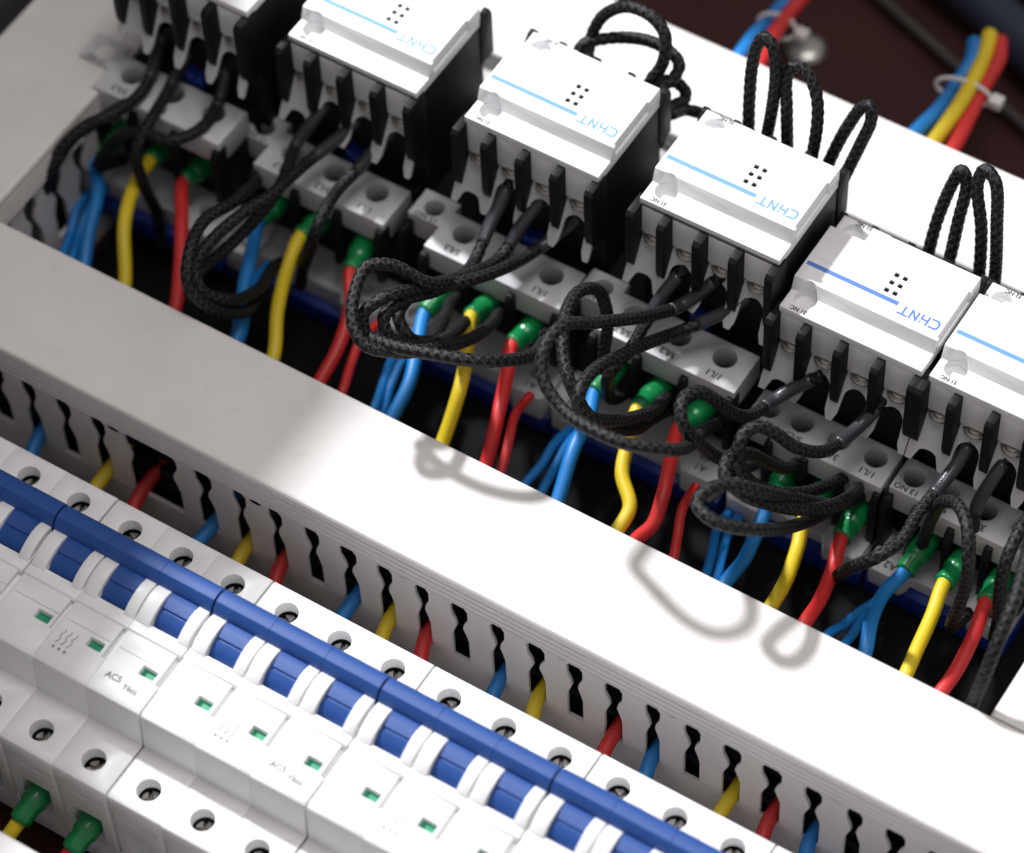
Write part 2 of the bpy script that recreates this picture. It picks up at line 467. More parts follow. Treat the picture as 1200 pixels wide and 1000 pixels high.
# ------------------------------------------------------------------ contactors
def strokes(segs, w, name):
    mb = MB()
    for i, (a, b) in enumerate(segs):
        a, b = Vector(a), Vector(b); d = (b - a).normalized(); n = Vector((-d.y, d.x)) * w / 2; a = a - d * w * .45; b = b + d * w * .45
        q = len(mb.v); z = .004 * (i % 4)
        mb.v += [(a.x + n.x, a.y + n.y, z), (a.x - n.x, a.y - n.y, z), (b.x - n.x, b.y - n.y, z), (b.x + n.x, b.y + n.y, z)]
        mb.f.append((q, q + 1, q + 2, q + 3))
    return mb.mesh(name)
LOGO = strokes([((2.6, 2.9), (.8, 2.9)), ((.8, 2.9), (.15, 2.3)), ((.15, 2.3), (.15, .6)), ((.15, .6), (.8, 0)), ((.8, 0), (2.6, 0)),
                ((3.6, 2.9), (3.6, 0)), ((3.6, 1.45), (5.6, 1.45)), ((5.6, 1.45), (5.6, 0)), ((5.6, 2.5), (5.6, 2.65)),
                ((7.0, 0), (7.0, 2.9)), ((7.0, 2.9), (9.0, 0)), ((9.0, 0), (9.0, 2.9)), ((9.9, 2.9), (12.7, 2.9)), ((11.3, 2.9), (11.3, 0))], .58, 'printed_logo')
DIV = (-46.2, -36.0, -24.2, -12.4, -0.6)
def cap_mesh():
    a = MB().box(-46.8, 0, -16, -13, 75, 88.5).mesh('a')
    slab = MB().prism([(-46.8, -16), (0, -16), (0, 18.6), (-31, 18.6), (-31, 22.4), (-46.8, 22.4)], 86.5, 90, 'z').mesh('s')
    hole = MB().cyl((-41.2, -10.2, 87.3), 3.35, 15)
    hole2 = MB().cyl((-41.3, 17.6, 87.3), 3.4, 15)
    slab = finish(slab, [hole.mesh('h'), hole2.mesh('h')], bevel=.3)
    plat = MB().prism([(-9.2, 89.4), (-7.4, 94.4), (18.8, 94.4), (18.8, 89.4)], -46.8, 0, 'x').mesh('p')
    cuts = MB().box(-50, -35.4, 13.6, 30, 85, 99)
    dots = MB()
    for i, y in enumerate((7.5, 4.45, 1.4)):
        for x in (-21.35, -18.6): dots.box(x - .75, x + .75, y - .75, y + .75, 91.5, 97)
    side = MB().prism([(-6.2, 89), (-6.2, 99), (12.5, 99), (12.5, 89)], -.7, 3, 'x')
    plat = finish(plat, [hole.mesh('h'), cuts.mesh('c'), dots.mesh('d'), side.mesh('sd')], bevel=.35)
    a = finish(a, [], bevel=.3)
    bm = bmesh.new()
    for m in (a, slab, plat): bm.from_mesh(m)
    out = bpy.data.meshes.new('cap'); bm.to_mesh(out); bm.free(); shade(out)
    return out
CAP = cap_mesh()
VENT = MB().box(-.74, .74, -.74, .74, 0, .3).mesh('vent_shade')  # black plate paints the shade at the bottom of each cap hole
def fin_front(z0, z1, y0, y1, t):
    pts = [(y1, z1), (y0 + 1.2, z1), (y0, z1 - 1.4), (y0, z0 + 6), (y0 + 1.5, z0), (y1, z0)]
    return finish(MB().prism(pts, -t / 2, t / 2, 'x').mesh('divider'), bevel=.25, seg=2)
FIN = fin_front(61.0, 87.6, -21.2, -12.5, 2.7)
FINB = finish(MB().prism([(18, 70), (24.6, 70), (24.6, 87), (23.6, 89.6), (21.6, 89.6), (18, 86)], -1.1, 1.1, 'x').mesh('divider'), bevel=.25)
def funnel_mesh():
    # light grey throat plate below the cap: leaning forward, an arch per terminal
    y_of = lambda z: -15.2 - (74.0 - z) * .52
    top = [(-47.3, 74.2), (.2, 74.2)]
    bot = []
    cells = list(zip(DIV, DIV[1:]))
    for i, (a, b) in enumerate(reversed(cells)):
        c = (a + b) / 2; tall = i < 3
        w0 = (b - a) / 2 - 1.9
        zt = 70.0 if tall else 63.0
        seq = [(b - .9, 58.5), (c + w0, 61.0)]
        for k in range(9):
            t = math.pi * k / 8
            seq.append((c + w0 * .92 * math.cos(t), (61.5 if not tall else 66.5) + (zt - (61.5 if not tall else 66.5)) * math.sin(t)))
        seq += [(c - w0, 61.0), (a + .9, 58.5)]
        bot += seq
    pts = top + [(.2, 58.5)] + bot + [(-47.3, 58.5)]
    mb = MB()
    mb.prism(pts, 0, 1.3, 'y', fn=lambda v: (v[0], y_of(v[2]) + v[1], v[2]))
    me = mb.mesh('terminal_throat')
    bm = bmesh.new(); bm.from_mesh(me); bmesh.ops.triangulate(bm, faces=[f for f in bm.faces if len(f.verts) > 4]); bmesh.ops.recalc_face_normals(bm, faces=bm.faces); bm.to_mesh(me); bm.free()
    shade(me, 30)
    return me
THROAT = funnel_mesh()
CLAMP = finish(MB().cyl((0, 0, 0), 4.0, .8, seg=30).cyl((0, 0, .82), 2.9, 1.0, seg=24).mesh('clamp_screw'), bevel=.15, seg=1)
INSET = strokes([((-45.5, 0), (-25.8, 0)), ((-25.8, 0), (-25.8, 6.0))], .16, 'moulded_line')
STRIPE = MB().box(-46.0, -16.0, -.72, .72, 0, .04).mesh('printed_stripe')
LATCH = finish(MB().box(-3.6, 3.6, -4.2, 4.5, 0, 6).mesh('latch'), [MB().box(-1.2, 1.2, -6, 1, 4.5, 8).mesh('c')], bevel=.7, seg=3)
SCREW2 = SCREW.copy(); STRIPE2 = STRIPE.copy(); LOGO2 = LOGO.copy()
def make_contactor(kind):
    big = kind == 'big'
    dx, dy, dz = (3.4, -5.9, 10.0) if big else (3.4, -10.5, -3.2)
    W = 59.2 if big else 46.6
    root = empty('contactor')
    zt = 55.0 if big else 42.0                       # top of the lower terminals
    # black housing
    hb = MB().box(-W, 0, -31.5, 41, 9.2, zt - 10).box(-45.9 + dx, .1 + dx, -12.7 + dy, 19.0 + dy, zt - 10.5, 86.9 + dz).box(-W + .1, -.1, -21, 30, zt - 10.3, zt - 4)
    obj('housing', finish(hb.mesh('housing'), bevel=.35, seg=2), 'black', root)
    cap = obj('cap', CAP, 'cap', root, (dx, dy, dz))
    st = 'print_overlit' if big else 'print_blue'  # overexposure of the lit caps is put into the colour of their print
    obj('printed_stripe', STRIPE if big else STRIPE2, st, cap, (0, -2.0 if big else -1.4, 94.42))
    lg = obj('printed_logo', LOGO if big else LOGO2, st, cap, (-2.1, -1.1 if big else -1.3, 94.44)); lg.rotation_euler = (0, 0, math.pi)
    obj('moulded_line', INSET, 'line', cap, (0, 1.4, 94.42))
    text(cap, '31 NC', 1.9, (-41.2, -14.6, 90.03), 'print_dark'); text(cap, '32 NC', 1.9, (-39.6, 21.5, 90.03), 'print_dark')
    for y in (7.5, 4.45, 1.4):
        for x in (-21.35, -18.6): obj('vent_shade', VENT, 'shade_mark', cap, (x, y, 93.5))
    cap.scale = (.975, 1, 1)
    for x in DIV:
        obj('divider', FIN, 'black', root, (x + dx, dy, dz)); obj('divider', FINB, 'black', root, (x + dx, dy, dz))
    th = obj('terminal_throat', THROAT, 'throat', root, (dx, dy, dz))
    for a, b in list(zip(DIV, DIV[1:])):
        obj('clamp_screw', CLAMP, 'steel', th, ((a + b) / 2, -13.9, 72.9))
    obj('latch', LATCH, 'latch', root, (-21.5, -18.5, zt - 2.5))
    # lower terminals
    if big:
        lx = (-8.9, -24.3, -39.7); hy = -29.2; r = 3.7; outline = [(-47.6, -39.3), (-.1, -39.3), (-.1, -24.0), (-46.6, -24.0), (-46.6, -20.4), (-58.9, -20.4), (-58.9, -31.0), (-47.6, -31.0)]; nx, ny = -53.0, -25.2; fins = ((-58.2, -37, -30), (-47.2, -42.5, -36), (-32.1, -42.5, -37), (-16.5, -42.5, -37), (-1.1, -42, -36))
    else:
        lx = (-6.5, -18.7, -30.9); hy = -29.6; r = 3.5; outline = [(-36.4, -38.6), (-.1, -38.6), (-.1, -24.6), (-46.2, -24.6), (-46.2, -36.8), (-36.4, -36.8)]; nx, ny = -41.5, -30.2; fins = ((-45.6, -41, -35), (-36.6, -41.5, -36), (-24.8, -41.5, -36), (-12.6, -41.5, -36), (-.9, -41.5, -36))
    blk = MB().prism(outline, zt - 9.6, zt, 'z').mesh('terminal_block')
    cut = MB()
    for x in lx: cut.cyl((x, hy, zt - 12), r, 24)
    cut.cyl((nx, ny, zt - 12), 3.25, 24)
    rim = MB()
    for x in lx: rim.cyl((x, hy, zt - .5), r + .9, 5)
    rim.cyl((nx, ny, zt - .5), 4.0, 5)
    tb = obj('terminal_block', finish(blk, [cut.mesh('c'), rim.mesh('r')], bevel=.28), 'grey', root)
    for x, s in zip(lx, ('1/L1', '3/L2', '5/L3')):
        text(tb, s, 3.1, (x + .3, -36.3 if big else -35.7, zt + .03))
        sc = obj('screw', SCREW2, 'dull2', tb, (x, hy, zt - 13)); sc.rotation_euler = (0, 0, random.uniform(0, 3))
    text(tb, '13 NO', 2.7, (nx, -29.8 if big else -35.0, zt + .03))
    obj('screw', SCREW2, 'dull2', tb, (nx, ny, zt - 13))
    # mirrored terminals on the far side
    bk = MB().prism([(x, -y) for x, y in outline], zt - 9.6, zt, 'z').mesh('terminal_block')
    obj('terminal_block', finish(bk, [], bevel=.28), 'grey', root)
    for fx, y0, y1 in fins:
        pts = [(y1, zt - 2.6), (y0 + 1.6, zt - 2.6), (y0, zt - 5), (y0, zt - 26), (y1, zt - 26)]
        obj('divider', finish(MB().prism(pts, fx - 1.15, fx + 1.15, 'x').mesh('divider'), bevel=.3), 'black', root)
    # coil terminals and base
    zc = 20.0 if big else 17.0
    coil = MB().box(-W + .3, -.3, -44.5, -31.6, 9.4, zc - 3)
    for x0, x1 in ((-13.5, -.5), (-W + .6, -W + 13.6)):
        coil.prism([(x0 + 1.5, -49.0), (x1 - 1.5, -49.0), (x1, -46.5), (x1, -35), (x0, -35), (x0, -46.5)], 9.6, zc, 'z')
    cc = MB().cyl((-7.5, -40.5, zc - 4), 2.5, 20).cyl((-W + 7.1, -40.5, zc - 4), 2.5, 20)
    co = obj('coil_terminal', finish(coil.mesh('coil_terminal'), [cc.mesh('c')], bevel=.3), 'grey', root)
    text(co, 'A1', 3.4, (-7.2, -45.4, zc + .03)); text(co, 'A2', 3.4, (-W + 7.2, -45.4, zc + .03))
    obj('base', finish(MB().box(-W + .2, -.2, -47.6, 46, 1.2, 9.0).mesh('base'), bevel=.5), 'latch', root)
    return root
big = make_contactor('big')
CL = ['leftmost contactor, in deep shade at the top left corner', 'second contactor from the left, cut by the top picture edge', 'third contactor from the left, stripe coloured pale as if overexposed, fully lit cap',
      'fourth contactor from the left, just left of the contactor with the shadowed stripe', 'contactor with a diagonal shadow across its dark blue stripe', 'rightmost contactor, cut by the right picture edge']
GRP = 'white and black contactors in a row'
for k, (r, zz, rot) in enumerate(((-21, 0, .002), (38.6, 0, -.003), (100.9, 0, 0), (160.4, 0, .003))):
    o = big if k == 0 else copy_tree(big)
    o.location = Vector((r, 200, zz) if k else (-17.3, 194.7, 9.0)) * S; o.rotation_euler = (0, 0, rot)
    tag(o, CL[k], 'contactor', GRP)
small = make_contactor('small')
for k, r in enumerate((209.1, 257.0)):
    o = small if k == 0 else copy_tree(small)
    o.location = Vector((r, 200, 0)) * S
    tag(o, CL[4 + k], 'contactor', GRP)
# paler copy of the print on the rightmost contactor, for its stronger light
for ch in o.children:
    if ch.name.startswith('cap'):
        for g in ch.children:
            if g.name.startswith('printed_stripe') or g.name.startswith('printed_logo'):
                g.data = g.data.copy(); g.data.materials.clear(); g.data.materials.append(M['print_midlit'])
# ------------------------------------------------------------------ wires: control points in millimetres
WIRES = {
 'pw1b': [(-60.7, 164.5, 40), (-64.7, 151, 35.3), (-56.2, 140, 33.9), (-50, 126, 31.6), (-44.7, 115, 28.6), (-43.1, 104, 24.6), (-42.1, 95, 20.6)],
 'pw1y': [(-45.3, 164.5, 40), (-44.1, 153, 43.2), (-42, 142, 43.9), (-35.8, 128, 43.9), (-26.1, 113, 35.7), (-23.2, 104, 31.7), (-22.2, 95, 27.7)],
 'pw1r': [(-29.9, 164.5, 40), (-31.7, 153, 40.9), (-23, 140, 42.1), (-14, 126, 39.9), (-6.6, 113, 38), (-4.4, 104, 34), (-3.4, 95, 30)],
 'pw2b': [(-1.1, 164.5, 40), (-2.3, 152, 41.6), (3.8, 140, 44.6), (9.3, 128, 44.5), (16.9, 113, 41.9), (19.2, 104, 37.9), (20.2, 95, 33.9)],
 'pw2y': [(14.3, 164.5, 40), (13.1, 152, 43.1), (16, 140, 40.8), (22.1, 126, 40.5), (28.8, 114, 37.4), (30.8, 104, 33.4), (31.8, 95, 29.4)],
 'pw2r': [(29.7, 164.5, 40), (32.8, 150, 40.8), (40.1, 139, 41), (43.8, 126, 36.9), (44.4, 115, 33.3), (44.6, 104, 29.3), (45.6, 95, 25.3)],
 'pw3b': [(61.2, 164.5, 40), (59.5, 150, 38.2), (63.5, 140, 37.8), (68.8, 127, 35.9), (69.7, 115, 31.7), (70, 104, 27.7), (71, 95, 23.7)],
 'pw3y': [(76.6, 164.5, 40), (76.5, 150, 47.5), (81.9, 139, 45.1), (86.5, 128, 44.1), (88.3, 114, 33.2), (88.8, 104, 29.2), (89.8, 95, 25.2)],
 'pw3r': [(92, 164.5, 40), (90.7, 150, 43.2), (95.2, 140, 42.6), (100.4, 127, 42.3), (103.9, 114, 34.1), (105, 104, 30.1), (106, 95, 26.1)],
 'pw4b': [(120.7, 164.5, 40), (119.5, 150, 39.3), (122.9, 141, 39.6), (125, 129, 39.6), (128.6, 114, 34.1), (129.7, 104, 30.1), (130.7, 95, 26.1)],
 'pw4y': [(136.1, 164.5, 40), (136, 147, 46), (138.5, 138, 43.6), (142.2, 128, 41.3), (149.6, 120, 39.4), (149.8, 112, 36.9), (149.9, 104, 32.9), (150.9, 95, 28.9)],
 'pw4r': [(151.5, 164.5, 40), (148.5, 150, 42.8), (152.3, 139, 43.9), (157.2, 126, 44.1), (158.5, 118, 39.9), (155.5, 113, 35.6), (154.6, 104, 31.6), (155.6, 95, 27.6)],
 'pw5b': [(178.6, 164.5, 27), (179, 152, 27.9), (179.7, 145, 24.8), (182.5, 130, 25.3), (182.8, 118, 28.2), (182.9, 104, 24.2), (183.9, 95, 20.2)],
 'pw5y': [(190.8, 164.5, 27), (191.8, 148, 29.4), (194.4, 140, 28.2), (197.9, 126, 30.1), (198.8, 115, 30.6), (199.1, 104, 26.6), (200.1, 95, 22.6)],
 'pw5r': [(203, 164.5, 27), (203.7, 149, 28.3), (206.2, 140, 27.2), (209.2, 126, 29.1), (210.2, 115, 32.5), (210.5, 104, 28.5), (211.5, 95, 24.5)],
 'pw6b': [(225.3, 164.5, 27), (224.2, 150, 25), (222.8, 140, 25.5), (225, 128, 28.8), (228.8, 117, 28.8), (229.9, 104, 24.8), (230.9, 95, 20.8)],
 'pw6y': [(237.5, 164.5, 27), (237, 149, 30.3), (239.1, 138, 29.5), (240.8, 126, 30), (242.4, 115, 30.1), (242.9, 104, 26.1), (243.9, 95, 22.1)],
 'pw6r': [(249.7, 164.5, 27), (250.4, 149, 31.1), (252.6, 138, 31.4), (253.8, 125, 30.8), (253.4, 114, 30.8), (253.3, 104, 26.8), (254.3, 95, 22.8)],
 'thin2blue_a': [(5.8, 144.4, 33.2), (8.8, 132, 39.8), (12.5, 124, 40.6), (17, 114, 37.9), (18, 100, 31.9)],
 'thin3blue_a': [(54, 148.2, 21.3), (56.3, 135, 27.9), (59.2, 126, 28.6), (62.9, 116, 30.9), (63.9, 100, 24.9)],
 'thin3blue_b': [(58, 149.2, 23.9), (59.4, 136, 28.9), (61.2, 127, 27.6), (64.8, 117, 28), (65.8, 100, 22)],
 'thin3red_a': [(101.5, 142.4, 33.9), (104.1, 130, 40.1), (107.3, 122, 40.4), (110.3, 112, 37), (111.3, 100, 31)],
 'thin4blue_a': [(114.5, 147.2, 22.9), (115.2, 134, 29.4), (116.1, 125, 30), (115.8, 115, 30.3), (116.8, 100, 24.3)],
 'thin4blue_b': [(116.7, 150, 21.2), (118.1, 136, 28.2), (119.9, 126, 29.4), (121.7, 115, 30.3), (122.7, 100, 24.3)],
 'thin4red_a': [(161.3, 137.6, 36.8), (163.5, 126, 41), (166.2, 119, 38.8), (169.2, 111, 37.4), (170.2, 100, 31.4)],
 'thin5blue_a': [(165.4, 152, 9.6), (168.6, 138, 19), (172.6, 128, 23.2), (176.1, 118, 26.4), (177.1, 100, 20.4)],
 'thin5blue_b': [(168.8, 153, 9), (171.8, 139, 18.3), (175.5, 129, 22.4), (179.5, 118, 26.4), (180.5, 100, 20.4)],
 'thin6blue_a': [(217.5, 146.4, 8.2), (217.4, 134, 18.1), (217.3, 126, 23), (215.9, 117, 27.3), (216.9, 100, 21.3)],
 'thin6blue_b': [(217.5, 150, 6), (218.9, 136, 15.8), (220.7, 126, 21.6), (222, 116, 27.3), (223, 100, 21.3)],
 'thin2red_a': [(46, 144.4, 30.2), (47.8, 132, 36.2), (50, 124, 36.2), (53.7, 113, 35.7), (54.7, 100, 29.7)],
 'thin1blue_a': [(-65.3, 148.4, 21.5), (-63, 136, 25.5), (-60.1, 128, 23), (-55.5, 118, 26), (-54.5, 100, 20)],
 'thin1blue_b': [(-62.2, 152, 21.2), (-59.8, 138, 25.3), (-56.8, 128, 22.9), (-51.5, 118, 26.5), (-50.5, 100, 20.5)],
 'br1a': [(-50.7, 178.8, 79), (-52.6, 176.9, 72), (-48.4, 160.1, 67), (-49.8, 147.5, 68), (-55.7, 139.7, 66), (-60.3, 132.2, 60), (-65.1, 131.1, 46), (-68.8, 134, 26), (-67.2, 134.1, 12)],
 'br1b': [(-39.8, 179.1, 79), (-42.9, 177.5, 71), (-42.3, 164.8, 66), (-39.1, 148.7, 66), (-39.8, 143.1, 60), (-38.9, 142.6, 46), (-39.8, 147.2, 26), (-39.3, 146.6, 12)],
 'br1c': [(-27.7, 180.2, 79), (-28.7, 176.8, 70), (-26.9, 169.7, 65), (-24.7, 157.2, 66), (-29.8, 148.3, 66), (-40.9, 147.7, 64), (-51.7, 147.2, 54), (-58.7, 144.7, 40), (-58.7, 156.7, 31)],
 'br2a': [(9.7, 180.4, 79), (6.3, 173.6, 72), (3.4, 167, 65), (6.7, 158.2, 66), (10.2, 148, 68), (8.9, 140.2, 64), (6.9, 127.6, 62), (5.1, 114.2, 62), (5.1, 107.7, 60), (9.9, 107.8, 54), (12.1, 122.5, 42), (12.1, 134.5, 33)],
 'br2b': [(21.5, 179.5, 79), (16.2, 172.6, 71), (11.9, 164.6, 67), (11.8, 152.3, 70), (11.7, 141.9, 72), (9.7, 131.3, 74), (7.7, 118.8, 74), (7.8, 108.8, 72), (12.4, 104.9, 68), (17.3, 110.6, 60), (15.3, 127.2, 46), (10.3, 141.5, 38), (10.3, 153.5, 29)],
 'br2c': [(32.6, 182.2, 79), (28.1, 175, 71), (25.5, 168.2, 66), (24.8, 160, 66), (27.7, 148, 70), (28.6, 141.3, 68), (24.9, 142, 56), (18.9, 144.8, 40), (12.2, 150.1, 20)],
 'br3a': [(74.1, 179.1, 80.6), (74.4, 164.5, 72.4), (76.3, 153.8, 69.8), (79.9, 139.3, 80), (79.2, 125.6, 92.6), (70.9, 121.4, 99.6), (65.7, 116.3, 101), (67.3, 107.2, 99.6), (71.9, 99.5, 96.8), (77.8, 97.2, 94), (84.9, 101.4, 91.2), (88.3, 114.9, 80), (87.9, 132.3, 64), (84.5, 149.9, 50), (79.6, 162.7, 40), (79.6, 174.7, 31)],
 'br3b': [(86, 181.3, 80.6), (81.6, 170.8, 71), (80.9, 161.4, 67), (80.2, 143.2, 77.1), (77.4, 123.8, 91), (74.2, 111, 98), (71.3, 105.5, 95.2), (73.4, 102.7, 91), (81.8, 100.7, 93.8), (94.7, 102.2, 96.6), (107.7, 108.1, 95.2), (113.8, 121.2, 85.5), (105.4, 144.4, 60), (96.7, 160.6, 42), (96.7, 172.6, 33)],
 'br3c': [(99, 179.7, 80.4), (91.7, 176, 69), (87.6, 165.8, 67), (86.1, 147.7, 76.9), (80.1, 132.5, 83.6), (74.6, 124, 85), (75.3, 116.2, 85), (80.3, 113.1, 82.3), (81.4, 121.2, 71.4), (74, 139.5, 56), (67.2, 154.7, 44), (67.2, 166.7, 35)],
 'br4a': [(157, 179.5, 80.8), (148.8, 173.6, 71), (140.5, 165, 67), (138, 148.5, 77.6), (137.3, 135.6, 86.3), (135.9, 124.2, 92.1), (137.3, 114.3, 95), (138.9, 110.6, 92.1), (142.5, 113.2, 86.3), (144.4, 126.5, 71.8), (144, 143.3, 56), (139.7, 158, 42), (139.7, 170, 33)],
 'br4b': [(146, 178.4, 81.9), (137.3, 170.4, 71), (134.7, 155.4, 80.8), (131.4, 133, 100.6), (127.8, 119.9, 111), (127.9, 110.9, 111), (131.3, 104.8, 107.5), (139.6, 100.9, 104.1), (151.6, 96.9, 107.5), (161.9, 97.6, 107.5), (170.9, 104.9, 102.3), (166.4, 125.9, 76.4), (157.4, 149.3, 48), (157.4, 161.3, 39)],
 'br4c': [(134.3, 177.7, 79), (130.9, 170.4, 72), (129.9, 162, 67), (132.2, 149.2, 70), (130.1, 142.1, 66), (126.8, 145.4, 52), (125.6, 150.2, 40), (125.6, 162.2, 31)],
 'br4d': [(121.7, 150.9, 50), (121.4, 152.5, 58), (121.5, 154.6, 72.1), (118.8, 153.5, 84.3), (117.1, 146.2, 90.4), (120.4, 133.6, 95), (126.7, 122.4, 95), (132.5, 116.2, 93.5), (138.6, 115, 84.3), (142.5, 121.3, 72.1), (143.6, 133.4, 58), (140, 149.1, 42), (140, 161.1, 33)],
 'br5a': [(183.1, 171.5, 67), (176.2, 167.2, 61), (172.5, 161.4, 59), (171.7, 150.3, 64.5), (170, 142.1, 74.4), (167.6, 137.2, 84.2), (164.3, 133.4, 90.7), (162.9, 127.8, 94), (164.2, 122.8, 94), (167.1, 120.6, 90.7), (170.5, 124, 80.9), (171.8, 134.7, 61.3), (172.3, 147.9, 42), (172.3, 159.9, 33)],
 'br5b': [(202.3, 173.8, 67), (199, 166.4, 61), (197, 155.8, 62.4), (196.4, 144.3, 71.8), (192.3, 138.2, 78.7), (187.4, 135, 85.6), (183.4, 132.4, 89), (181.4, 127.8, 89), (182.2, 123.8, 85.6), (184.8, 122.9, 78.7), (188.6, 127.8, 68.3), (194.1, 140.9, 54), (197, 159.4, 40), (197, 171.4, 31)],
 'br5c': [(202.9, 170.8, 27), (202.9, 158.8, 36), (202.8, 144.5, 50), (198.2, 130.2, 67.5), (194.1, 115.6, 86.5), (188.5, 109.2, 93.6), (184.6, 103, 96), (184.3, 97.6, 96), (189.8, 95.1, 96), (195.9, 97.4, 93.6), (200.9, 105, 86.5), (199.6, 128.5, 58), (198, 147.7, 38), (198, 159.7, 29)],
 'br6a': [(230.1, 175.3, 67), (228.8, 167, 61), (227.7, 159.1, 59), (227.1, 147.8, 60), (227.9, 136, 62), (225.1, 128.4, 62), (218.4, 128, 52), (210.5, 135.5, 32), (204, 141.8, 14)],
 'br6b': [(224.9, 158.5, 28), (228.4, 155.1, 50), (232.7, 151.7, 65.2), (238.3, 148.1, 72.4), (244.6, 141.1, 76), (248.6, 135.1, 72.4), (249.1, 135, 58), (247.7, 134.8, 44), (245.7, 137.3, 30), (245.7, 149.3, 21)],
 'br6c': [(254.8, 168.9, 72), (263.1, 141.4, 84), (269, 121.2, 88), (270.5, 107.7, 82), (270.2, 101.5, 71), (268.2, 101.5, 56), (266.7, 102.1, 42)],
 'br1d': [(-51.3, 155.4, 64), (-53.3, 144.3, 66), (-58.4, 137.2, 62), (-61, 129.7, 56), (-65.1, 126.2, 44), (-70.2, 131, 24), (-71.6, 133.3, 10)],
 'br2d': [(2, 148.8, 66), (4.6, 132.9, 73.8), (3.5, 121.1, 77.7), (7.2, 108.3, 79), (10.7, 101.5, 73.8), (15.7, 103.1, 64), (18.1, 114.8, 50), (12.8, 130.2, 36), (12.8, 142.2, 27)],
 'br3d': [(78, 146.1, 71), (77.9, 129, 83.3), (76.4, 118.2, 90.8), (75.4, 109.4, 92), (78.3, 106.7, 88.3), (83.8, 112.2, 80.9), (81.7, 131.8, 62), (75.9, 149.8, 46), (75.9, 161.8, 37)],
 'br5d': [(202.9, 159.5, 40), (205.1, 144.1, 54), (201.9, 131, 64.2), (195.9, 119.2, 76.7), (189.5, 114.4, 82.9), (183.3, 114.8, 86), (180.8, 120.6, 86), (181.5, 130.7, 76.7), (182.7, 143.8, 56), (182.3, 155.5, 40), (182.3, 167.5, 31)],
 'br6e': [(253, 170.6, 56), (254.5, 156.6, 62), (255.3, 147.1, 60), (256, 143.5, 50), (256.6, 144.2, 34), (255.4, 146.9, 18)],
 'br6d': [(241.5, 175.2, 67), (239.8, 168.1, 61), (238.1, 164, 53), (238.4, 162.5, 40), (240.2, 164.3, 28), (240.2, 176.3, 19)],
 'bk3a': [(73.9, 221.5, 89.1), (72, 226.8, 94.3), (73.8, 229.8, 101.5), (78.3, 231.2, 107), (84.1, 231.2, 110.6), (91, 230.5, 111.1), (96, 229, 108.6), (97.9, 226.8, 105.2), (97.8, 224.5, 99.1), (95.8, 221.5, 94.1)],
 'bk3b': [(70.4, 221.5, 90.8), (71, 224.5, 93.6), (75, 228.2, 94.5), (80.6, 231.2, 95.6), (89, 232, 98.1), (96.5, 231.2, 98.6), (101.3, 229, 97.9), (101.6, 226, 95.3), (99.9, 221.5, 93.4)],
 'bk3c': [(95.4, 222.2, 90.8), (96.8, 226.8, 89.9), (99.8, 229.8, 87.9), (102.6, 230.5, 85), (103.2, 229, 83), (101.9, 225.2, 83.2), (101.2, 221.5, 81.9)],
 'bk3d': [(102.1, 223, 81.7), (104, 226.8, 81), (107.1, 229, 79.8), (111.9, 228.2, 81.5), (117.6, 226, 84.7), (123.4, 222.2, 88.1)],
 'bk4a': [(129, 221.5, 88.4), (126.7, 226, 98.6), (125.1, 229.8, 108.9), (125.3, 232, 116.4), (127.3, 232.8, 120.5), (130.3, 232, 119.3), (132.9, 229.8, 112.7), (134.5, 226, 103.1), (134.8, 221.5, 88.8)],
 'bk4b': [(142, 221.5, 87), (139.1, 226, 102.1), (136.2, 230.5, 110.2), (136.9, 232, 113.9), (139.6, 232.8, 114.3), (143.2, 232, 112.7), (146.6, 229.8, 108.7), (148.8, 226.8, 102.6), (150.1, 221.5, 90.4)],
 'bk4c': [(153.8, 221.5, 83.4), (155.4, 226.8, 95.1), (157.4, 230.5, 103.1), (159.5, 232.8, 108.5), (162.1, 232.8, 110.8), (163.7, 231.2, 107.6), (162.7, 228.2, 100.3), (161.3, 224.5, 92.6), (160, 221.5, 84.8)],
 'bk5a': [(190.3, 220, 72.5), (189.8, 226, 84.7), (190.8, 231.2, 95.3), (192.6, 232.8, 100.9), (194.9, 232, 97.8), (195.9, 226.8, 86.9), (197, 220.8, 75.2)],
 'bk5b': [(207, 220, 72.9), (203.5, 226, 88.7), (198.6, 231.2, 100.1), (199.2, 233.5, 104.6), (203.4, 232, 103.7), (208.2, 226, 91.6), (212, 220, 75.4)],
 'bg1blue': [(92, 266, 42), (92, 284, 43.7), (88.1, 300, 35), (84.9, 318, 25.1), (83, 336, 18.7)],
 'bg1red': [(99, 266, 42), (98.9, 284, 43.2), (93.8, 302, 36.3), (90.3, 320, 28.7), (88.1, 338, 22.5)],
 'bg2blue': [(152, 266, 42), (154.3, 284, 42.8), (155.4, 298, 40.8), (153.4, 314, 35.2), (154.1, 322, 37.6), (148.9, 336, 31.7)],
 'bg2yellow': [(160, 266, 42), (160.9, 284, 42.7), (160.8, 302, 43.3), (158.8, 316, 41.2), (155.5, 330, 36.3), (152.1, 340, 33.7)],
 'bg2red': [(168, 266, 42), (167.4, 284, 42.5), (164.7, 302, 40.7), (162.3, 316, 38.5), (160.2, 330, 35.7), (155.1, 342, 30.3)],
}
ORD = ['', 'leftmost', 'second', 'third', 'fourth', 'fifth', 'rightmost']
def V(pts): return [Vector(p) for p in pts]
CN = {'b': 'blue', 'y': 'yellow', 'r': 'red'}
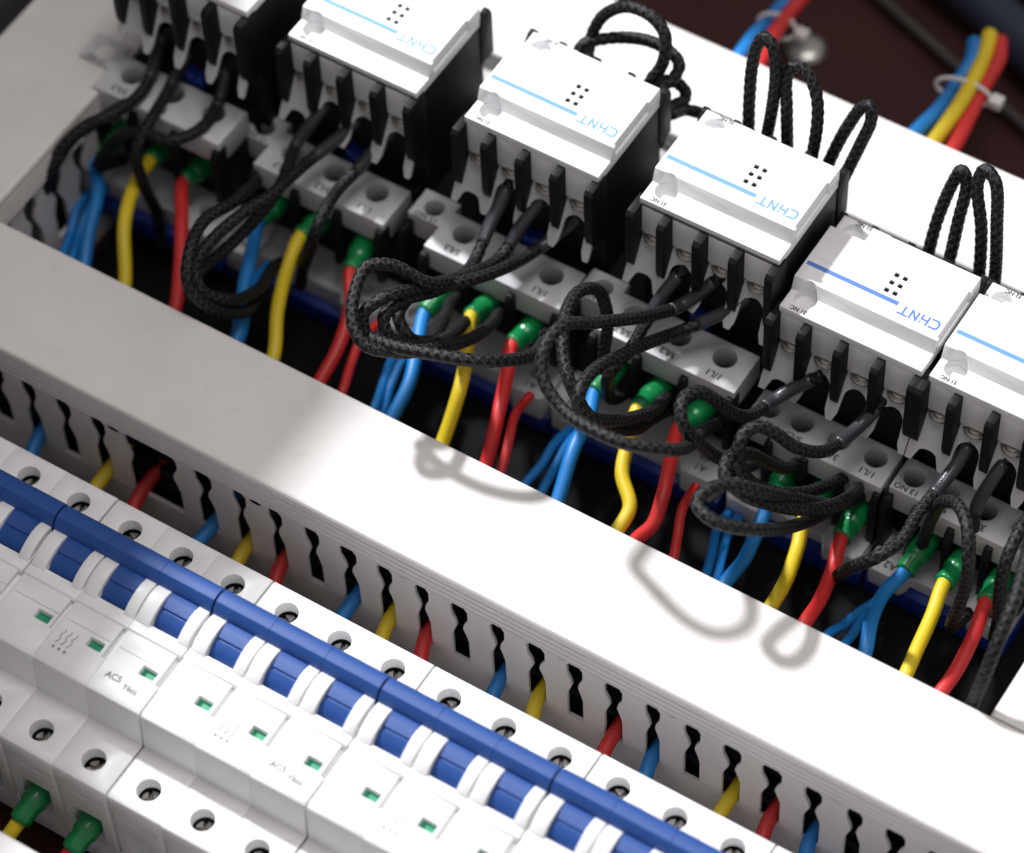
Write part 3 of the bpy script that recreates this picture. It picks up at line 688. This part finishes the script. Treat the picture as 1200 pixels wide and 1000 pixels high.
def power_wire(key, pts, r=2.15):
    n = int(key[2]); c = CN[key[3]]
    p0, p1 = Vector(pts[0]), Vector(pts[1])
    pts = [tuple(p0), tuple(p0.lerp(p1, .5)), tuple(p1)] + list(pts[2:])
    path = spline(pts, 1.2)
    # the green sleeve covers the first part, the insulation starts inside it
    d = 0; cut = 0
    want = (p1 - p0).length
    for i in range(1, len(path)):
        d += (path[i] - path[i - 1]).length
        if d >= want: cut = i; break
    me, o = tube('power_wire', path[max(0, cut - 3):], r, 18)
    w = obj('power_wire', me, 'wire_' + c, None, o)
    tag(w, 'thick %s wire in a green sleeve under the %s contactor' % (c, ORD[n] if n in (1, 6) else ORD[n] + ' from left'), 'wire', 'thick colour coded wires feeding the contactors')
    sp = [p0.lerp(p1, i / 26) for i in range(27)]
    # resample so that the sleeve has a clean flared end
    me, _ = tube('ferrule_sleeve', sp, 3.7, 24, origin=o, rfun=lambda t: (1.0 if t < .60 else 1.0 - .17 * min(1, (t - .60) / .06)) if t < .93 else (.83 if t < .99 else .72))
    obj('ferrule_sleeve', me, 'green', w)
    return w
for k, v in WIRES.items():
    if k.startswith('pw'): power_wire(k, v)
TN = {'2blue_a': 'thin blue wire behind the thick blue wire of the second contactor', '3blue_a': 'outer of two thin blue wires left of the third contactor blue wire', '3blue_b': 'inner of two thin blue wires left of the third contactor blue wire',
      '3red_a': 'thin bright red wire beside the third contactor red wire', '4blue_a': 'outer of two thin blue wires beside the fourth contactor blue wire', '4blue_b': 'inner of two thin blue wires beside the fourth contactor blue wire',
      '4red_a': 'thin dark red wire right of the fourth contactor red wire', '5blue_a': 'outer of two thin blue wires beside the fifth contactor blue wire', '5blue_b': 'inner of two thin blue wires beside the fifth contactor blue wire',
      '6blue_a': 'outer of two thin blue wires beside the rightmost contactor blue wire', '6blue_b': 'inner of two thin blue wires beside the rightmost contactor blue wire', '2red_a': 'thin dark red wire beside the second contactor red wire',
      '1blue_a': 'outer of two thin blue wires in the shade at the far left', '1blue_b': 'inner of two thin blue wires in the shade at the far left'}
for k, v in WIRES.items():
    if k.startswith('thin'):
        c = 'red' if 'red' in k else 'blue'
        me, o = tube('thin_wire', spline(v, 1.5), 1.45, 12)
        tag(obj('thin_wire', me, 'wire_' + c, None, o), TN[k[4:]], 'wire', 'thin coil wires dropping into the duct')

BN = {'1a': 'black braided wire curling down at the far left of the leftmost contactor', '1b': 'black braided wire down the middle of the leftmost contactor', '1c': 'black braided wire crossing the right terminals of the leftmost contactor',
      '2a': 'left black braided wire from the second contactor, looping in the shade', '2b': 'middle black braided wire from the second contactor, with shiny sleeve', '2c': 'right black braided wire from the second contactor, with shiny sleeve',
      '3a': 'black braided wire of the outermost loop in front of the third contactor', '3b': 'middle black braided wire looping across the third contactor wires', '3c': 'black braided wire from the right terminal of the third contactor, inner loop',
      '4a': 'black braided wire looping round the blue wire of the fourth contactor', '4b': 'black braided wire of the widest loop in front of the fourth contactor', '4c': 'short black braided wire dropping from the left terminal of the fourth contactor',
      '4d': 'black braided wire of the upright loop left of the fourth contactor', '5a': 'black braided wire arching over the green sleeve left of the fifth contactor', '5b': 'black braided wire winding in a wave across the fifth contactor', '5c': 'black braided wire of the lowest loop below the fifth contactor',
      '6a': 'long black braided wire slanting down across the rightmost contactor', '6b': 'black braided wire arching between blue and yellow wires of the rightmost contactor', '6c': 'black braided wire hanging down to the right duct corner', '6d': 'short black braided wire under the rightmost contactor terminals'}
BN.update({'1d': 'black braided wire nearest the left duct, running low in the shade', '2d': 'large black braided loop in the shade left of the second contactor', '3d': 'black braided wire of the smallest loop in front of the third contactor',
           '5d': 'black braided wire tucked between the loops below the fifth contactor', '6e': 'black braided wire beside the right picture edge under the rightmost contactor'})
for k, v in WIRES.items():
    if not k.startswith('br'): continue
    path = spline(v, .45)
    me, o = tube('control_wire', path, 1.80, 24, braid=True)
    w = obj('control_wire', me, 'braid', None, o)
    tag(w, BN[k[2:]], 'wire', 'black braided control wires in front of the contactors')
    if k not in ('br4d', 'br5c', 'br6b', 'br6c', 'br1d', 'br2d', 'br3d', 'br5d', 'br6e'):
        sp = spline(v, 1.2)
        n = 19
        me, _ = tube('heat_shrink', sp[3:n], 2.05, 16, origin=o)
        obj('heat_shrink', me, 'shrink', w)
KN = {'3a': 'large black braided loop standing behind the third contactor', '3b': 'lower black braided loop behind the third contactor', '3c': 'small tight black braided loop at the back corner of the third contactor', '3d': 'black braided wire running from the third to the fourth contactor',
      '4a': 'tall left black braided loop behind the fourth contactor', '4b': 'middle black braided loop behind the fourth contactor', '4c': 'narrow leaning black braided loop at the right behind the fourth contactor',
      '5a': 'left black braided loop behind the contactor with the shadowed stripe', '5b': 'right black braided loop behind the contactor with the shadowed stripe'}
for k, v in WIRES.items():
    if not k.startswith('bk'): continue
    v = list(v)
    a, b = v[0], v[-1]
    if k != 'bk3d': v = [(a[0], 217.0, a[2] - 9)] + v
    v = v + [(b[0], 217.0, b[2] - 9)]
    me, o = tube('control_wire', spline(v, .45), 1.80, 24, braid=True)
    w = obj('control_wire', me, 'braid', None, o)
    tag(w, KN[k[2:]], 'wire', 'black braided loops behind the contactors')
    n = len(v)
    for e in (v[:2], v[-2:]):
        p = spline([Vector(e[0]), Vector(e[1])], 1.0)
        me, _ = tube('heat_shrink', p, 2.0, 14, origin=o); obj('heat_shrink', me, 'shrink', w)

# wires leaving the breakers through the duct slots
SLW = [(-22.6, -18, 'b'), (2.6, 0, 'y'), (15.2, 18, 'r'), (40.5, 36, 'b'), (53.1, 54, 'y'), (65.7, 72, 'r'), (91, 90, 'b'), (103.6, 108, 'y'), (116.2, 126, 'r'), (141.4, 144, 'b'), (154.1, 162, 'y'), (179.3, 180, 'r'), (191.9, 198, 'b'), (217.2, 216, 'y'), (229.8, 234, 'r'), (242.4, 252, 'b')]
for i, (xs, xp, c) in enumerate(SLW):
    br = i // 3
    z0 = 15.0 + random.uniform(-1, 1); zs = 19.5 + random.uniform(-1.5, 1.5)
    pts = [(xp, 39.5, z0 + 2), (xp + (xs - xp) * .2, 46, z0 - 1), (xp + (xs - xp) * .75, 55, zs - 1), (xs, 62, zs + 1), (xs + 1, 70, zs + 3), (xs + 4, 80, zs + 2), (xs + 10, 88, zs - 6)]
    me, o = tube('power_wire', spline(pts, 1.3), 2.2, 16)
    nm = ['leftmost', 'second', 'third', 'fourth', 'fifth', 'rightmost'][br]
    tag(obj('power_wire', me, 'wire_' + CN[c], None, o), '%s wire entering a duct slot behind the %s breaker' % (CN[c], nm), 'wire', 'colour coded wires entering the duct slots')
# loose wires seen lying inside the duct behind the slots
for i, (x0, x1, z, c, lab) in enumerate(((118, 160, 44, 'r', 'red wire lying inside the duct, seen through a slot at picture centre'), (226, 262, 46, 'r', 'red wire lying inside the duct, seen through slots at bottom right'), (255, 285, 44, 'y', 'yellow wire seen through the slot nearest the bottom right corner'))):
    me, o = tube('power_wire', spline([(x0, 78, z - 10), (x0 + 10, 70, z), ((x0 + x1) / 2, 67, z + 1), (x1 - 10, 72, z - 4), (x1, 80, z - 16)], 1.5), 2.2, 12)
    tag(obj('power_wire', me, 'wire_' + CN[c], None, o), lab, 'wire', 'wires lying in the front duct')
fillers = []  # added dark wires keep the duct interior dark behind the slots
for i, (y, z, c, r) in enumerate(((70, 8, 'black', 3.2), (70, 15.5, 'b', 2.6), (71, 22, 'black', 3.0), (73, 29, 'black', 3.0), (74, 36, 'b', 2.4), (76, 42, 'black', 2.8), (78, 10, 'black', 3.2), (79, 18, 'b', 3.0), (80, 26, 'black', 3.2), (82, 34, 'black', 3.0), (83, 44, 'black', 2.8), (77, 48, 'black', 2.4))):
    pts = [(-105 + 38 * j, y + random.uniform(-1.2, 1.2), z + random.uniform(-1.5, 1.5)) for j in range(12)]
    me, o = tube('filler_wire', spline(pts, 5), r, 10)
    tag(obj('filler_wire', me, 'black' if c == 'black' else 'hose', None, o), 'dark wire added along the inside of the long front duct to darken its slots', 'wire', 'dark wires added to fill the front duct')
# sleeved wires below the breakers
for i, (xp, c, lab) in enumerate(((54, 'y', 'yellow wire in a green sleeve below the breakers at the bottom left'), (72, 'r', 'wire in a green sleeve below the breakers, right of the yellow one'), (36, 'b', 'blue wire below the breakers, mostly outside the left picture edge'))):
    pts = [(xp, -37, 27), (xp - .5, -45, 25.5), (xp - 2, -54, 21), (xp - 3, -64, 16), (xp - 3, -74, 14)]
    path = spline(pts, 1.2)
    me, o = tube('power_wire', path, 2.2, 16)
    w = obj('power_wire', me, 'wire_' + CN[c], None, o)
    tag(w, lab, 'wire', 'wires below the breakers')
    me, _ = tube('ferrule_sleeve', path[:11], 3.8, 22, origin=o, rfun=lambda t: 1.0 if t < .6 else .86); obj('ferrule_sleeve', me, 'green', w)

# ------------------------------------------------------------------ beyond the back duct
for k, v in WIRES.items():
    if not k.startswith('bg'): continue
    c = k[3:]
    me, o = tube('power_wire', spline(v, 1.5), 2.5, 16)
    tag(obj('power_wire', me, 'wire_' + c, None, o), ('blurred %s wire at the top, left of the screw head' if k[2] == '1' else 'blurred %s wire in the tied bundle at the top right') % c, 'wire', 'blurred wires beyond the back duct')
def tie(c, d, rx, rz, label):
    c = Vector(c); d = Vector(d).normalized(); u = Vector((1, 0, 0)); u = (u - d * u.dot(d)).normalized(); w = d.cross(u)
    ring = [c + u * rx * math.cos(a) + w * rz * math.sin(a) for a in [2 * math.pi * i / 28 for i in range(29)]]
    me, o = tube('cable_tie', ring, .8, 8)
    t = obj('cable_tie', me, 'nylon', None, o)
    tag(t, label, 'cable tie', 'white nylon cable ties')
    hd = MB().box(-2.1, 2.1, -2.1, 2.1, -1.8, 1.8)
    h = obj('tie_head', finish(hd.mesh('tie_head'), bevel=.5), 'nylon', t); h.location = (c + u * (rx + 2.0) - o) * S
tie((158.3, 309, 40), (-.15, 1, -.2), 9.0, 4.2, 'white cable tie round the blurred three colour bundle')
tie((90, 312, 29), (-.2, 1, -.5), 6.5, 4.0, 'white cable tie round the blurred red and blue wires at the top edge')
bolt = MB().cyl((0, 0, 0), 6.8, .9, seg=36, r2=6.7).cyl((0, 0, .9), 6.6, 1.3, seg=36, r2=5.6).cyl((0, 0, 2.2), 5.6, 1.0, seg=36, r2=3.6).cyl((0, 0, 3.2), 3.6, .5, seg=36, r2=1.2).mesh('screw_head')
shade(bolt, 50)
b = obj('screw_head', bolt, 'steel', None, (91.5, 331, 0.02))
tag(b, 'blurred round screw head on the maroon plate', 'screw')
def run(name, pts, r, m, label, cat):
    me, o = tube(name, spline(pts, 4), r, 20)
    tag(obj(name, me, m, None, o), label, cat, 'dark cables beyond the back duct')
run('heavy_cable', [(40, 420, 14), (90, 386, 12), (130, 372, 12), (175, 352, 12), (230, 330, 12), (300, 318, 12)], 8.5, 'hose', 'thick navy cable blurred across the top right', 'cable')
run('heavy_cable', [(60, 440, 16), (110, 404, 14), (160, 388, 14), (220, 366, 14), (300, 350, 14)], 8.5, 'hose', 'second thick dark cable behind the navy one', 'cable')
run('conduit', [(30, 396, 5), (85, 368, 5), (130, 350, 5), (180, 331, 5), (230, 312, 5)], 1.9, 'conduit', 'thin grey conduit along the near side of the navy cable', 'conduit')
